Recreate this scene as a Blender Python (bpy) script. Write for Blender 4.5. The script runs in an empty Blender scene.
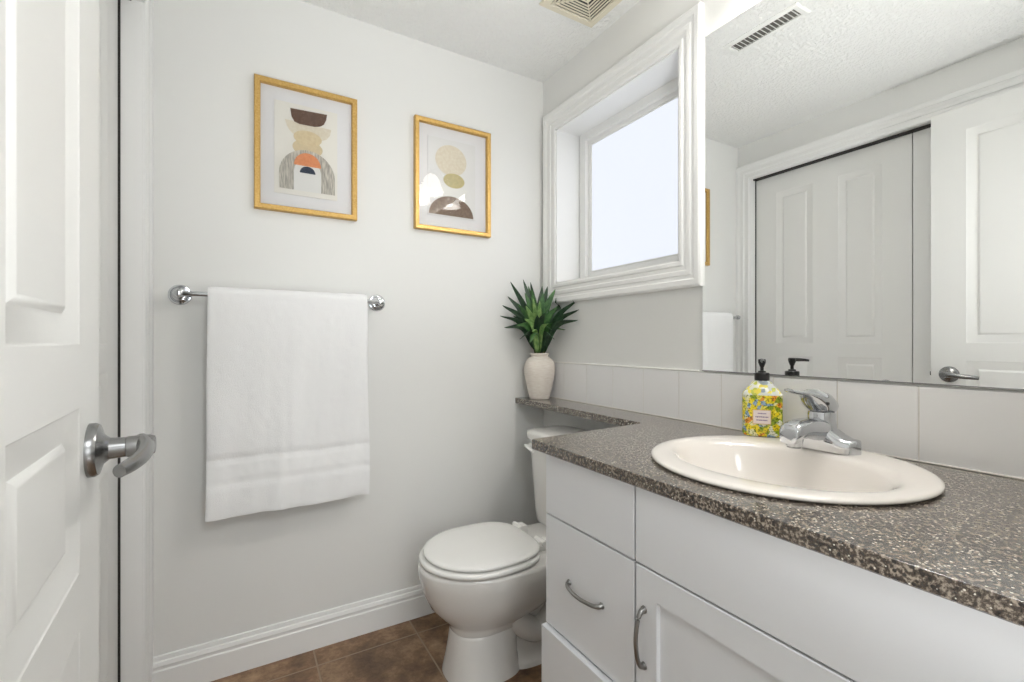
import bpy, bmesh, math, random
from mathutils import Vector, Matrix, noise
random.seed(7)
scene = bpy.context.scene
COL = scene.collection

# ------------------------------------------------------------------ camera
F_PX, YAW, CY, CAM_H = 468.4, 30.35, 342.3, 1.087
cam_d = bpy.data.cameras.new('camera')
cam = bpy.data.objects.new('camera', cam_d); COL.objects.link(cam)
cam.location = (0, 0, CAM_H)
cam.rotation_euler = (math.radians(90), 0, math.radians(-YAW))
cam_d.sensor_fit = 'HORIZONTAL'; cam_d.sensor_width = 36
cam_d.lens = F_PX / 1024 * 36
cam_d.shift_y = (CY - 341) / 1024
cam_d.clip_start = 0.01
scene.camera = cam

# ------------------------------------------------------------------ view, world, lights
vs = scene.view_settings
vs.view_transform = 'Standard'; vs.look = 'None'; vs.gamma = 1; vs.use_curve_mapping = False
vs.exposure = 0.0
world = bpy.data.worlds.new('sky'); scene.world = world; world.use_nodes = True
bg = world.node_tree.nodes['Background']
bg.inputs[0].default_value = (0.91, 0.935, 1.0, 1); bg.inputs[1].default_value = 1.08

def area_light(name, loc, target, size, power, color=(1, 1, 1), size_y=None):
    d = bpy.data.lights.new(name, 'AREA'); d.energy = power; d.color = color
    d.shape = 'RECTANGLE' if size_y else 'SQUARE'; d.size = size
    if size_y: d.size_y = size_y
    o = bpy.data.objects.new(name, d); COL.objects.link(o); o.location = loc
    o.rotation_euler = (Vector(target) - Vector(loc)).to_track_quat('-Z', 'Y').to_euler()
    return o
def point_light(name, loc, power, radius, color=(1, 1, 1)):
    d = bpy.data.lights.new(name, 'POINT'); d.energy = power; d.color = color; d.shadow_soft_size = radius
    o = bpy.data.objects.new(name, d); COL.objects.link(o); o.location = loc
    return o
SHADES = [(1.10, 0.64, 2.155), (1.10, 0.40, 2.155)]
for s_ in SHADES:
    point_light('vanity_bulb', (s_[0], s_[1], 2.10), 5.0, 0.03, (1.0, 0.975, 0.945))
area_light('added_hall_fill', (0.15, -0.75, 2.2), (0.25, 0.2, 0.9), 0.8, 22, (0.95, 0.98, 1.0))  # added soft fill from the unseen hall, no fixture behind it
area_light('added_front_fill', (0.25, -1.6, 1.15), (0.35, 1.4, 0.85), 1.0, 13, (0.94, 0.975, 1.0))  # added frontal fill for the lower room, the hall has no window
fl = area_light('added_ceiling_fill', (0.25, -0.32, 0.55), (0.52, 0.95, 2.29), 0.3, 5.4, (0.96, 0.985, 1.0)); fl.data.spread = math.radians(82)  # added fill behind the camera, aimed up to brighten the ceiling

# ------------------------------------------------------------------ materials
def srgb(r, g, b):
    f = lambda c: (c / 255 / 12.92) if c / 255 <= 0.04045 else ((c / 255 + 0.055) / 1.055) ** 2.4
    return (f(r), f(g), f(b), 1)
class NT:
    def __init__(s, name):
        s.m = bpy.data.materials.new(name); s.m.use_nodes = True
        s.t = s.m.node_tree; s.b = s.t.nodes['Principled BSDF']
    def n(s, typ, **kw):
        nd = s.t.nodes.new(typ)
        for k, v in kw.items():
            if k in nd.inputs: nd.inputs[k].default_value = v
            else: setattr(nd, k, v)
        return nd
    def l(s, a, ao, b, bi): s.t.links.new(a.outputs[ao], b.inputs[bi])
    def coord(s, scale=(1, 1, 1), rot=(0, 0, 0)):
        g = s.n('ShaderNodeNewGeometry'); mp = s.n('ShaderNodeMapping')
        mp.inputs['Scale'].default_value = scale; mp.inputs['Rotation'].default_value = rot
        s.l(g, 'Position', mp, 'Vector'); return mp
    def bump(s, node, out, strength, dist):
        b = s.n('ShaderNodeBump', Strength=strength, Distance=dist)
        s.l(node, out, b, 'Height'); s.l(b, 'Normal', s.b, 'Normal'); return b
    def ramp(s, node, out, stops, interp='LINEAR'):
        r = s.n('ShaderNodeValToRGB'); cr = r.color_ramp; cr.interpolation = interp
        while len(cr.elements) < len(stops): cr.elements.new(0.5)
        for e, (p, c) in zip(cr.elements, stops): e.position = p; e.color = c
        s.l(node, out, r, 'Fac'); return r
def plain(name, col, rough=0.5, metal=0.0, spec=0.5, bump=None, coat=0.0):
    t = NT(name); t.b.inputs['Base Color'].default_value = col
    t.b.inputs['Roughness'].default_value = rough; t.b.inputs['Metallic'].default_value = metal
    t.b.inputs['Specular IOR Level'].default_value = spec
    t.b.inputs['Coat Weight'].default_value = coat
    if bump:
        sc, st, di = bump
        nz = t.n('ShaderNodeTexNoise', Scale=sc, Detail=3.0)
        t.l(t.coord(), 'Vector', nz, 'Vector'); t.bump(nz, 'Fac', st, di)
    return t.m
M = {}
M['wall'] = plain('wall_paint', srgb(233, 233, 230), 0.6, bump=(260, 0.12, 0.001))
M['white'] = plain('white_trim_paint', srgb(241, 241, 239), 0.38)
M['door'] = plain('white_door_paint', srgb(234, 234, 231), 0.4, bump=(90, 0.06, 0.001))
M['cabinet'] = plain('white_cabinet_laminate', srgb(232, 233, 235), 0.33)
M['cabinet_side'] = plain('cabinet_carcass', srgb(225, 226, 227), 0.5)
M['porcelain'] = plain('white_porcelain', srgb(233, 231, 227), 0.08, coat=0.4)
M['seat'] = plain('white_seat_plastic', srgb(238, 237, 233), 0.18)
M['sink'] = plain('bone_white_porcelain', srgb(236, 230, 223), 0.1, coat=0.3)
M['chrome'] = plain('polished_chrome', srgb(204, 206, 209), 0.07, 1.0)
M['nickel'] = plain('satin_nickel', srgb(150, 150, 150), 0.27, 1.0)
M['handle'] = plain('brushed_handle_metal', srgb(150, 149, 146), 0.3, 1.0)
M['black'] = plain('black_plastic', srgb(24, 24, 24), 0.3)
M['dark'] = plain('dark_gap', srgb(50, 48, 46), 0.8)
M['vent_dark'] = plain('duct_grey', srgb(110, 108, 102), 0.8)
M['cream_plastic'] = plain('aged_cream_plastic', srgb(226, 219, 198), 0.45)
M['vent_white'] = plain('white_vent_enamel', srgb(238, 238, 234), 0.4)
M['mat'] = plain('pale_grey_mount_board', srgb(238, 237, 237), 0.9, bump=(900, 0.1, 0.0005))
M['paper'] = plain('cream_paper', srgb(240, 237, 229), 0.9)
M['paper_grey'] = plain('grey_paper', srgb(234, 233, 231), 0.9)
def two_tone(name, a, b, scale, rough=0.9):
    t = NT(name); nz = t.n('ShaderNodeTexNoise', Scale=scale, Detail=4.0)
    t.l(t.coord(), 'Vector', nz, 'Vector')
    r = t.ramp(nz, 'Fac', [(0.35, a), (0.65, b)]); t.l(r, 'Color', t.b, 'Base Color')
    t.b.inputs['Roughness'].default_value = rough; return t.m
M['art_brown'] = two_tone('brown_ink', srgb(102, 74, 58), srgb(118, 89, 71), 120)
M['art_cream'] = two_tone('cream_ink', srgb(232, 225, 208), srgb(224, 214, 194), 90)
M['art_tan'] = two_tone('tan_ink', srgb(226, 211, 176), srgb(218, 201, 164), 110)
M['art_sand'] = two_tone('sand_ink', srgb(222, 206, 172), srgb(214, 200, 166), 110)
M['art_orange'] = two_tone('orange_ink', srgb(234, 162, 112), srgb(226, 150, 102), 120)
M['art_navy'] = two_tone('navy_ink', srgb(54, 64, 82), srgb(66, 76, 94), 120)
M['art_white'] = plain('white_ink', srgb(236, 235, 231), 0.9)
M['art_olive'] = two_tone('olive_ink', srgb(206, 194, 146), srgb(196, 186, 140), 100)
M['art_taupe'] = two_tone('taupe_ink', srgb(126, 106, 90), srgb(142, 122, 106), 100)
t = NT('grey_brush_streaks')
wv = t.n('ShaderNodeTexNoise', Scale=1.0, Detail=2.0)
t.l(t.coord((420, 1, 30)), 'Vector', wv, 'Vector')
r = t.ramp(wv, 'Fac', [(0.4, srgb(168, 164, 154)), (0.6, srgb(218, 213, 202))])
t.l(r, 'Color', t.b, 'Base Color'); t.b.inputs['Roughness'].default_value = 0.9
M['art_streak'] = t.m
# ceiling: knocked-down stipple
t = NT('stippled_ceiling'); t.b.inputs['Base Color'].default_value = srgb(243, 243, 240); t.b.inputs['Roughness'].default_value = 0.9
nz = t.n('ShaderNodeTexNoise', Scale=75.0, Detail=4.0, Roughness=0.6); t.l(t.coord(), 'Vector', nz, 'Vector')
r = t.ramp(nz, 'Fac', [(0.42, (0, 0, 0, 1)), (0.6, (1, 1, 1, 1))]); t.bump(r, 'Color', 0.55, 0.006)
M['ceiling'] = t.m
# gold frame
t = NT('brushed_gold'); t.b.inputs['Metallic'].default_value = 0.6; t.b.inputs['Roughness'].default_value = 0.4
nz = t.n('ShaderNodeTexNoise', Scale=30.0, Detail=3.0); t.l(t.coord((6, 6, 6)), 'Vector', nz, 'Vector')
r = t.ramp(nz, 'Fac', [(0.3, srgb(196, 156, 86)), (0.7, srgb(214, 178, 110))]); t.l(r, 'Color', t.b, 'Base Color')
M['gold'] = t.m
# mirror
M['mirror'] = plain('mirror_silver', (0.94, 0.95, 0.945, 1), 0.0, 1.0)
M['mirror_edge'] = plain('mirror_edge', srgb(120, 124, 120), 0.25, 0.4)
# clear picture glass: thin, keeps the light and adds a reflection
t = NT('picture_glass'); nt = t.t
tr = t.n('ShaderNodeBsdfTransparent'); gl = t.n('ShaderNodeBsdfGlossy'); gl.inputs['Roughness'].default_value = 0.03
fr = t.n('ShaderNodeFresnel', IOR=1.5); mx = t.n('ShaderNodeMixShader')
t.l(fr, 'Fac', mx, 0); t.l(tr, 0, mx, 1); t.l(gl, 0, mx, 2); t.l(mx, 0, nt.nodes['Material Output'], 'Surface')
M['glass'] = t.m
# obscured window glass
t = NT('frosted_window_glass'); nt = t.t
tl = t.n('ShaderNodeBsdfTranslucent'); tl.inputs['Color'].default_value = (0.93, 0.95, 1.0, 1)
gl = t.n('ShaderNodeBsdfGlossy'); gl.inputs['Roughness'].default_value = 0.25
mx = t.n('ShaderNodeMixShader'); mx.inputs[0].default_value = 0.05
t.l(tl, 0, mx, 1); t.l(gl, 0, mx, 2); t.l(mx, 0, nt.nodes['Material Output'], 'Surface')
M['frosted'] = t.m
# lamp shade glass
t = NT('lit_white_glass'); t.b.inputs['Base Color'].default_value = (0.9, 0.9, 0.88, 1)
t.b.inputs['Emission Color'].default_value = (1, 0.965, 0.92, 1); t.b.inputs['Emission Strength'].default_value = 9.0
M['shade'] = t.m
# engineered stone
def stone(name):
    t = NT(name); c = t.coord()
    n1 = t.n('ShaderNodeTexNoise', Scale=190.0, Detail=4.0, Roughness=0.7); t.l(c, 'Vector', n1, 'Vector')
    base = t.ramp(n1, 'Fac', [(0.38, srgb(36, 29, 25)), (0.5, srgb(84, 74, 65)), (0.6, srgb(158, 146, 131))])
    v = t.n('ShaderNodeTexVoronoi', Scale=200.0); t.l(c, 'Vector', v, 'Vector')
    sp = t.ramp(v, 'Distance', [(0.0, (1, 1, 1, 1)), (0.27, (1, 1, 1, 1)), (0.33, (0, 0, 0, 1))])
    gate = t.n('ShaderNodeSeparateColor'); t.l(v, 'Color', gate, 'Color')
    gt = t.n('ShaderNodeMath', operation='GREATER_THAN'); gt.inputs[1].default_value = 0.62; t.l(gate, 'Red', gt, 0)
    ml = t.n('ShaderNodeMath', operation='MULTIPLY'); t.l(sp, 'Color', ml, 0); t.l(gt, 'Value', ml, 1)
    mx = t.n('ShaderNodeMix', data_type='RGBA'); t.l(ml, 'Value', mx, 'Factor'); t.l(base, 'Color', mx, 'A')
    mx.inputs['B'].default_value = srgb(226, 220, 206)
    v2 = t.n('ShaderNodeTexVoronoi', Scale=120.0); t.l(c, 'Vector', v2, 'Vector')
    sp2 = t.ramp(v2, 'Distance', [(0.0, (1, 1, 1, 1)), (0.28, (1, 1, 1, 1)), (0.34, (0, 0, 0, 1))])
    g2 = t.n('ShaderNodeSeparateColor'); t.l(v2, 'Color', g2, 'Color')
    gt2 = t.n('ShaderNodeMath', operation='GREATER_THAN'); gt2.inputs[1].default_value = 0.6; t.l(g2, 'Green', gt2, 0)
    ml2 = t.n('ShaderNodeMath', operation='MULTIPLY'); t.l(sp2, 'Color', ml2, 0); t.l(gt2, 'Value', ml2, 1)
    mx2 = t.n('ShaderNodeMix', data_type='RGBA'); t.l(ml2, 'Value', mx2, 'Factor'); t.l(mx, 'Result', mx2, 'A')
    mx2.inputs['B'].default_value = srgb(40, 32, 29)
    t.l(mx2, 'Result', t.b, 'Base Color')
    t.b.inputs['Roughness'].default_value = 0.16; t.b.inputs['Specular IOR Level'].default_value = 0.6; t.b.inputs['Coat Weight'].default_value = 0.5; t.b.inputs['Coat Roughness'].default_value = 0.14; t.b.inputs['Coat IOR'].default_value = 1.6
    return t.m
M['stone'] = stone('speckled_brown_quartz')
# floor tiles: brown slate-look, grid fixed to the real joints
t = NT('brown_slate_tile'); c = t.coord()
n1 = t.n('ShaderNodeTexNoise', Scale=9.0, Detail=8.0, Roughness=0.72); t.l(c, 'Vector', n1, 'Vector')
base = t.ramp(n1, 'Fac', [(0.3, srgb(72, 50, 33)), (0.5, srgb(132, 101, 73)), (0.7, srgb(184, 152, 118))])
br = t.n('ShaderNodeTexBrick', offset=0.0, squash=1.0)
for k_, v_ in (('Scale', 1.0), ('Mortar Size', 0.0032), ('Mortar Smooth', 0.3), ('Brick Width', 0.3475), ('Row Height', 0.3475)):
    br.inputs[k_].default_value = v_
br.inputs['Color1'].default_value = (1, 1, 1, 1); br.inputs['Color2'].default_value = (0.82, 0.82, 0.82, 1)
br.inputs['Mortar'].default_value = (0, 0, 0, 1)
mp = t.coord(); mp.inputs['Location'].default_value = (-0.231 + 0.3475 * 6, -1.69 + 0.3475 * 8, 0); t.l(mp, 'Vector', br, 'Vector')
ml = t.n('ShaderNodeMix', data_type='RGBA', blend_type='MULTIPLY'); ml.inputs['Factor'].default_value = 1
t.l(base, 'Color', ml, 'A'); t.l(br, 'Color', ml, 'B')
mx = t.n('ShaderNodeMix', data_type='RGBA'); t.l(br, 'Fac', mx, 'Factor'); t.l(ml, 'Result', mx, 'A')
mx.inputs['B'].default_value = srgb(148, 128, 106); t.l(mx, 'Result', t.b, 'Base Color')
ad = t.n('ShaderNodeMath', operation='SUBTRACT'); t.l(n1, 'Fac', ad, 0); t.l(br, 'Fac', ad, 1)
t.bump(ad, 'Value', 0.4, 0.004); t.b.inputs['Roughness'].default_value = 0.38
M['floor'] = t.m
# towel
t = NT('white_terry'); t.b.inputs['Base Color'].default_value = srgb(248, 248, 248); t.b.inputs['Roughness'].default_value = 0.95
t.b.inputs['Sheen Weight'].default_value = 0.3
v = t.n('ShaderNodeTexVoronoi', Scale=480.0); t.l(t.coord(), 'Vector', v, 'Vector')
n2 = t.n('ShaderNodeTexNoise', Scale=35.0, Detail=3.0); t.l(t.coord(), 'Vector', n2, 'Vector')
ad = t.n('ShaderNodeMath', operation='ADD'); t.l(v, 'Distance', ad, 0); t.l(n2, 'Fac', ad, 1); t.bump(ad, 'Value', 0.45, 0.0025)
M['towel'] = t.m
M['towel_band'] = plain('woven_towel_band', srgb(247, 247, 247), 0.85, bump=(700, 0.2, 0.0006))
# vase
t = NT('matte_cream_ceramic'); t.b.inputs['Roughness'].default_value = 0.75
n1 = t.n('ShaderNodeTexNoise', Scale=1.0, Detail=5.0); t.l(t.coord((40, 40, 260)), 'Vector', n1, 'Vector')
r = t.ramp(n1, 'Fac', [(0.3, srgb(222, 212, 200)), (0.7, srgb(236, 229, 220))]); t.l(r, 'Color', t.b, 'Base Color')
t.bump(n1, 'Fac', 0.35, 0.002); M['vase'] = t.m
# leaves
def leafmat(name, a, b):
    t = NT(name); n1 = t.n('ShaderNodeTexNoise', Scale=60.0, Detail=2.0); t.l(t.coord(), 'Vector', n1, 'Vector')
    r = t.ramp(n1, 'Fac', [(0.35, a), (0.65, b)]); t.l(r, 'Color', t.b, 'Base Color')
    t.b.inputs['Roughness'].default_value = 0.38; return t.m
M['leaf_dark'] = leafmat('dark_green_leaf', srgb(26, 52, 34), srgb(44, 76, 46))
M['leaf_mid'] = leafmat('mid_green_leaf', srgb(44, 86, 44), srgb(76, 118, 62))
M['leaf_light'] = leafmat('light_green_leaf', srgb(98, 140, 74), srgb(140, 172, 102))
M['stem'] = plain('green_brown_stem', srgb(92, 98, 52), 0.6)
# bottle
t = NT('floral_bottle_print'); c = t.coord()
v = t.n('ShaderNodeTexVoronoi', Scale=85.0, Randomness=1.0); t.l(c, 'Vector', v, 'Vector')
sc = t.n('ShaderNodeSeparateColor'); t.l(v, 'Color', sc, 'Color')
r = t.ramp(sc, 'Red', [(0.0, srgb(238, 214, 40)), (0.26, srgb(150, 170, 40)), (0.44, srgb(232, 226, 170)), (0.58, srgb(246, 232, 90)), (0.72, srgb(150, 176, 196)), (0.82, srgb(232, 150, 48)), (0.9, srgb(226, 224, 196))], 'CONSTANT')
n1 = t.n('ShaderNodeTexNoise', Scale=260.0, Detail=3.0); t.l(c, 'Vector', n1, 'Vector')
r2 = t.ramp(n1, 'Fac', [(0.38, srgb(96, 120, 30)), (0.5, (1, 1, 1, 1))])
ml = t.n('ShaderNodeMix', data_type='RGBA', blend_type='MULTIPLY'); ml.inputs['Factor'].default_value = 0.85
t.l(r, 'Color', ml, 'A'); t.l(r2, 'Color', ml, 'B'); t.l(ml, 'Result', t.b, 'Base Color')
t.b.inputs['Roughness'].default_value = 0.12; M['floral'] = t.m
t = NT('pale_floral_shoulder'); c = t.coord()
v = t.n('ShaderNodeTexVoronoi', Scale=110.0); t.l(c, 'Vector', v, 'Vector')
sc = t.n('ShaderNodeSeparateColor'); t.l(v, 'Color', sc, 'Color')
r = t.ramp(sc, 'Green', [(0.0, srgb(228, 228, 214)), (0.4, srgb(236, 220, 90)), (0.55, srgb(222, 226, 222)), (0.8, srgb(160, 172, 180)), (0.9, srgb(196, 200, 90))], 'CONSTANT')
t.l(r, 'Color', t.b, 'Base Color'); t.b.inputs['Roughness'].default_value = 0.12; M['floral_pale'] = t.m
M['label'] = plain('pale_pink_label', srgb(240, 226, 218), 0.5)
M['label_edge'] = plain('gold_label_edge', srgb(214, 170, 96), 0.5)
M['ink'] = plain('violet_ink', srgb(122, 96, 132), 0.6)
M['tile'] = plain('glossy_white_tile', srgb(243, 242, 241), 0.12)
M['grout'] = plain('pale_grout', srgb(226, 222, 215), 0.8)
M['caulk'] = plain('white_caulk', srgb(240, 239, 234), 0.4)

# ------------------------------------------------------------------ mesh helpers
def tag(o, label=None, cat=None, group=None, kind=None):
    if label: o['label'] = label
    if cat: o['category'] = cat
    if group: o['group'] = group
    if kind: o['kind'] = kind
    return o
def empty(name, loc, rz=0.0):
    o = bpy.data.objects.new(name, None); COL.objects.link(o); o.location = loc
    o.rotation_euler = (0, 0, rz); o.empty_display_size = 0.05
    return o
def thing(name, loc, label, cat, group=None, rz=0.0): return tag(empty(name, loc, rz), label, cat, group)
def mesh(name, bm, mats, parent=None, smooth=True, angle=35, world_space=True):
    """link bm as one object; coordinates are world ones, rebased onto the parent's location"""
    if not isinstance(mats, (list, tuple)): mats = [mats]
    bmesh.ops.recalc_face_normals(bm, faces=bm.faces)
    me = bpy.data.meshes.new(name)
    if parent is not None and world_space:
        p = parent; mt = Matrix()
        while p is not None:
            mt = (Matrix.Translation(p.location) @ p.rotation_euler.to_matrix().to_4x4()) @ mt; p = p.parent
        bmesh.ops.transform(bm, matrix=mt.inverted(), verts=bm.verts)
    bm.to_mesh(me); bm.free()
    for m in mats: me.materials.append(m)
    if smooth:
        me.shade_smooth()
        try: me.set_sharp_from_angle(angle=math.radians(angle))
        except Exception: pass
    o = bpy.data.objects.new(name, me); COL.objects.link(o)
    if parent is not None: o.parent = parent
    if smooth:
        wn = o.modifiers.new('weighted_normals', 'WEIGHTED_NORMAL'); wn.keep_sharp = True; wn.weight = 60
    return o
def box(bm, x0, x1, y0, y1, z0, z1, bev=0.0, mi=0, seg=2, mat=None):
    vs = [bm.verts.new((x, y, z)) for x in (x0, x1) for y in (y0, y1) for z in (z0, z1)]
    fs = [bm.faces.new([vs[i] for i in q]) for q in ((0, 1, 3, 2), (4, 6, 7, 5), (0, 4, 5, 1), (2, 3, 7, 6), (0, 2, 6, 4), (1, 5, 7, 3))]
    for f in fs: f.material_index = mi
    if mat is not None: bmesh.ops.transform(bm, matrix=mat, verts=vs)
    if bev > 0:
        es = list({e for f in fs for e in f.edges})
        r = bmesh.ops.bevel(bm, geom=es, offset=bev, segments=seg, profile=0.5, affect='EDGES')
        for f in r['faces']: f.material_index = mi
    return vs
def loft(bm, rings, closed=True, cap0=True, cap1=True, mi=0):
    """rings: equal-length lists of points"""
    vr = [[bm.verts.new(p) for p in r] for r in rings]; n = len(vr[0])
    for a, b in zip(vr, vr[1:]):
        for i in range(n if closed else n - 1):
            j = (i + 1) % n
            f = bm.faces.new((a[i], a[j], b[j], b[i])); f.material_index = mi
    if cap0: bm.faces.new(vr[0][::-1]).material_index = mi
    if cap1: bm.faces.new(vr[-1]).material_index = mi
    return vr
def circ(c, r, n=32, ax='z', r2=None, ph=0):
    r2 = r if r2 is None else r2; out = []
    for i in range(n):
        a = 2 * math.pi * i / n + ph; u, v = r * math.cos(a), r2 * math.sin(a)
        out.append({'z': (c[0] + u, c[1] + v, c[2]), 'x': (c[0], c[1] + u, c[2] + v), 'y': (c[0] + u, c[1], c[2] + v)}[ax])
    return out
def lathe(bm, c, prof, n=32, ax='z', mi=0, cap0=True, cap1=True):
    """prof: (radius, offset along axis)"""
    k = 'xyz'.index(ax); rings = []
    for r, h in prof:
        cc = list(c); cc[k] += h; rings.append(circ(cc, max(r, 1e-5), n, ax))
    return loft(bm, rings, True, cap0, cap1, mi)
def tube(bm, pts, rad, n=14, mi=0, flat=1.0, caps=True, up=(0, 0, 1)):
    """swept round bar; rad float or list"""
    pts = [Vector(p) for p in pts]; rings = []
    for i, p in enumerate(pts):
        d = (pts[min(i + 1, len(pts) - 1)] - pts[max(i - 1, 0)]).normalized()
        u = Vector(up)
        if abs(d.dot(u)) > 0.95: u = Vector((1, 0, 0))
        s = d.cross(u).normalized(); w = s.cross(d).normalized()
        r = rad[i] if isinstance(rad, (list, tuple)) else rad
        rings.append([p + s * r * math.cos(a) + w * r * flat * math.sin(a) for a in [2 * math.pi * k / n for k in range(n)]])
    return loft(bm, rings, True, caps, caps, mi)
def spline(pts, n=8):
    pts = [Vector(p) for p in pts]; out = []
    P = [pts[0] * 2 - pts[1]] + pts + [pts[-1] * 2 - pts[-2]]
    for i in range(1, len(P) - 2):
        for k in range(n):
            t = k / n; a, b, c, d = P[i - 1:i + 3]
            out.append(0.5 * ((2 * b) + (c - a) * t + (2 * a - 5 * b + 4 * c - d) * t * t + (3 * b - a - 3 * c + d) * t ** 3))
    out.append(pts[-1]); return out
def moulding(bm, path, prof, to_world, closed=True, mi=0):
    """mitred moulding. path: (u,v) corners of the inner edge, counter-clockwise round the opening;
    prof: (outward offset, protrusion) polygon; to_world(u,v,n)"""
    n = len(path); rings = []
    for i in range(n):
        p = Vector(path[i]); segs = []
        if closed or i > 0: segs.append((p - Vector(path[i - 1])).normalized())
        if closed or i < n - 1: segs.append((Vector(path[(i + 1) % n]) - p).normalized())
        ns = [Vector((s.y, -s.x)) for s in segs]
        if len(ns) == 2:
            b = ns[0] + ns[1]; b = b / b.dot(ns[0])
        else: b = ns[0]
        rings.append([to_world(p.x + b.x * o, p.y + b.y * o, h) for o, h in prof])
    if closed: rings.append(rings[0])
    vr = [[bm.verts.new(p) for p in r] for r in rings[:(n if closed else len(rings))]]
    if closed: vr.append(vr[0])
    m = len(prof)
    for a, b in zip(vr, vr[1:]):
        for i in range(m): bm.faces.new((a[i], a[(i + 1) % m], b[(i + 1) % m], b[i])).material_index = mi
    if not closed:
        bm.faces.new(vr[0][::-1]); bm.faces.new(vr[-1])

# ------------------------------------------------------------------ room dimensions
XR, YB, XL, YF, ZC = 1.22, 1.797, -0.243, 0.03, 2.288
CAS = 0.087
WY0, WY1, WZ0, WZ1 = 1.018, 1.690, 1.345, 2.028        # window opening
DX0, DX1, DZ = -0.150, 0.636, 2.07                      # entrance opening
CY0, CY1, CZ = 0.205, 1.715, 2.074                       # closet opening in the left wall
def struct(name, bm, mats, parent=None, label=None, **k):
    o = mesh(name, bm, mats, parent, **k)
    if parent is None: tag(o, label, None, None, 'structure')
    return o
bm = bmesh.new(); box(bm, -1.0, 1.45, -1.75, YB + 0.12, -0.08, 0)
struct('floor', bm, M['floor'], smooth=False)
bm = bmesh.new(); box(bm, -1.0, 1.45, -1.75, YB + 0.12, ZC, ZC + 0.08)
struct('ceiling', bm, M['ceiling'], smooth=False)
bm = bmesh.new(); box(bm, XL - 0.13, XR + 0.17, YB, YB + 0.12, 0, ZC)
struct('wall_back', bm, M['wall'], smooth=False)
bm = bmesh.new()
box(bm, XR, XR + 0.15, YF - 0.13, WY0, 0, ZC); box(bm, XR, XR + 0.15, WY1, YB, 0, ZC)
box(bm, XR, XR + 0.15, WY0, WY1, 0, WZ0); box(bm, XR, XR + 0.15, WY0, WY1, WZ1, ZC)
struct('wall_right', bm, M['wall'], smooth=False)
bm = bmesh.new()
box(bm, XL - 0.12, XL, CY1, YB, 0, ZC); box(bm, XL - 0.12, XL, YF - 0.13, CY0, 0, ZC); box(bm, XL - 0.12, XL, CY0, CY1, CZ, ZC)
struct('wall_left', bm, M['wall'], smooth=False)
bm = bmesh.new()
box(bm, XL, DX0, YF - 0.13, YF, 0, ZC); box(bm, DX1, XR, YF - 0.13, YF, 0, ZC); box(bm, DX0, DX1, YF - 0.13, YF, DZ, ZC)
struct('wall_front', bm, M['wall'], smooth=False)
bm = bmesh.new(); box(bm, XL - 0.80, XL - 0.72, YF - 0.13, YB, 0, ZC)
box(bm, XL - 0.72, XL - 0.12, YB - 0.04, YB, 0, ZC); box(bm, XL - 0.72, XL - 0.12, YF - 0.13, YF - 0.05, 0, ZC)
struct('wall_closet', bm, M['wall'], smooth=False)
bm = bmesh.new(); box(bm, -0.9, 1.4, -1.72, -1.64, 0, ZC); box(bm, -0.98, -0.9, -1.72, YF - 0.13, 0, ZC); box(bm, 1.37, 1.45, -1.72, YF - 0.13, 0, ZC)
struct('wall_hall', bm, M['wall'], smooth=False)

# casings
FLUTE = [(0, 0), (0, 0.010), (0.004, 0.013), (0.014, 0.013), (0.018, 0.009), (0.030, 0.011), (0.034, 0.015), (0.046, 0.015),
         (0.050, 0.012), (0.060, 0.014), (0.064, 0.018), (0.080, 0.020), (0.087, 0.016), (0.087, 0)]
bm = bmesh.new(); moulding(bm, [(CY0, 0), (CY0, CZ), (CY1, CZ), (CY1, 0)][::-1], [(o, h) for o, h in FLUTE if o <= .087], lambda u, v, n: (XL + n, u, v), False)
# flat jamb of the closet
box(bm, XL - 0.12, XL + 0.004, CY1 - 0.004, CY1, 0, CZ); box(bm, XL - 0.12, XL + 0.004, CY0, CY0 + 0.004, 0, CZ); box(bm, XL - 0.12, XL + 0.004, CY0, CY1, CZ - 0.002, CZ)
b2 = bmesh.new(); box(b2, XL - .0565, XL - .0445, CY1 - .0072, CY1 - .004, 0, CZ - .004); box(b2, XL - .085, XL - .02, CY0 + .005, CY1 - .006, CZ - .0088, CZ - .002)  # dark boxes stand in for the shade in the jamb and track gaps
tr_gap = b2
struct('trim_1', bm, M['white'], label='white moulded casing round the closet doors')
o_ = struct('closet_gap_shade', tr_gap, M['dark'], label='dark strips painted as shade in the track and jamb gaps of the closet doors', smooth=False)
bm = bmesh.new(); moulding(bm, [(DX0, 0), (DX0, DZ), (DX1, DZ), (DX1, 0)], [(o, h) for o, h in FLUTE], lambda u, v, n: (u, YF - 0.13 - n, v), False)
box(bm, DX0 - .001, DX0 + 0.012, YF - 0.13, YF + 0.002, 0, DZ); box(bm, DX1 - 0.012, DX1 + .001, YF - 0.13, YF + 0.002, 0, DZ); box(bm, DX0, DX1, YF - 0.13, YF + 0.002, DZ - 0.012, DZ + .001)
struct('trim_2', bm, M['white'], label='white casing of the entrance doorway')
# baseboards
BB = [(0, 0), (0.014, 0), (0.014, 0.078), (0.0115, 0.082), (0.0115, 0.088), (0.013, 0.093), (0.010, 0.104), (0.0065, 0.107), (0.0065, 0.112), (0.005, 0.120), (0.0, 0.122)]
bm = bmesh.new(); loft(bm, [[(x, YB - d, z) for d, z in BB] for x in (XL, XR)])
struct('baseboard_back', bm, M['white'], angle=20)
bm = bmesh.new(); loft(bm, [[(XR - d, y, z) for d, z in BB] for y in (0.98, YB - 0.014)])
struct('baseboard_right', bm, M['white'], angle=20)

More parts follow.
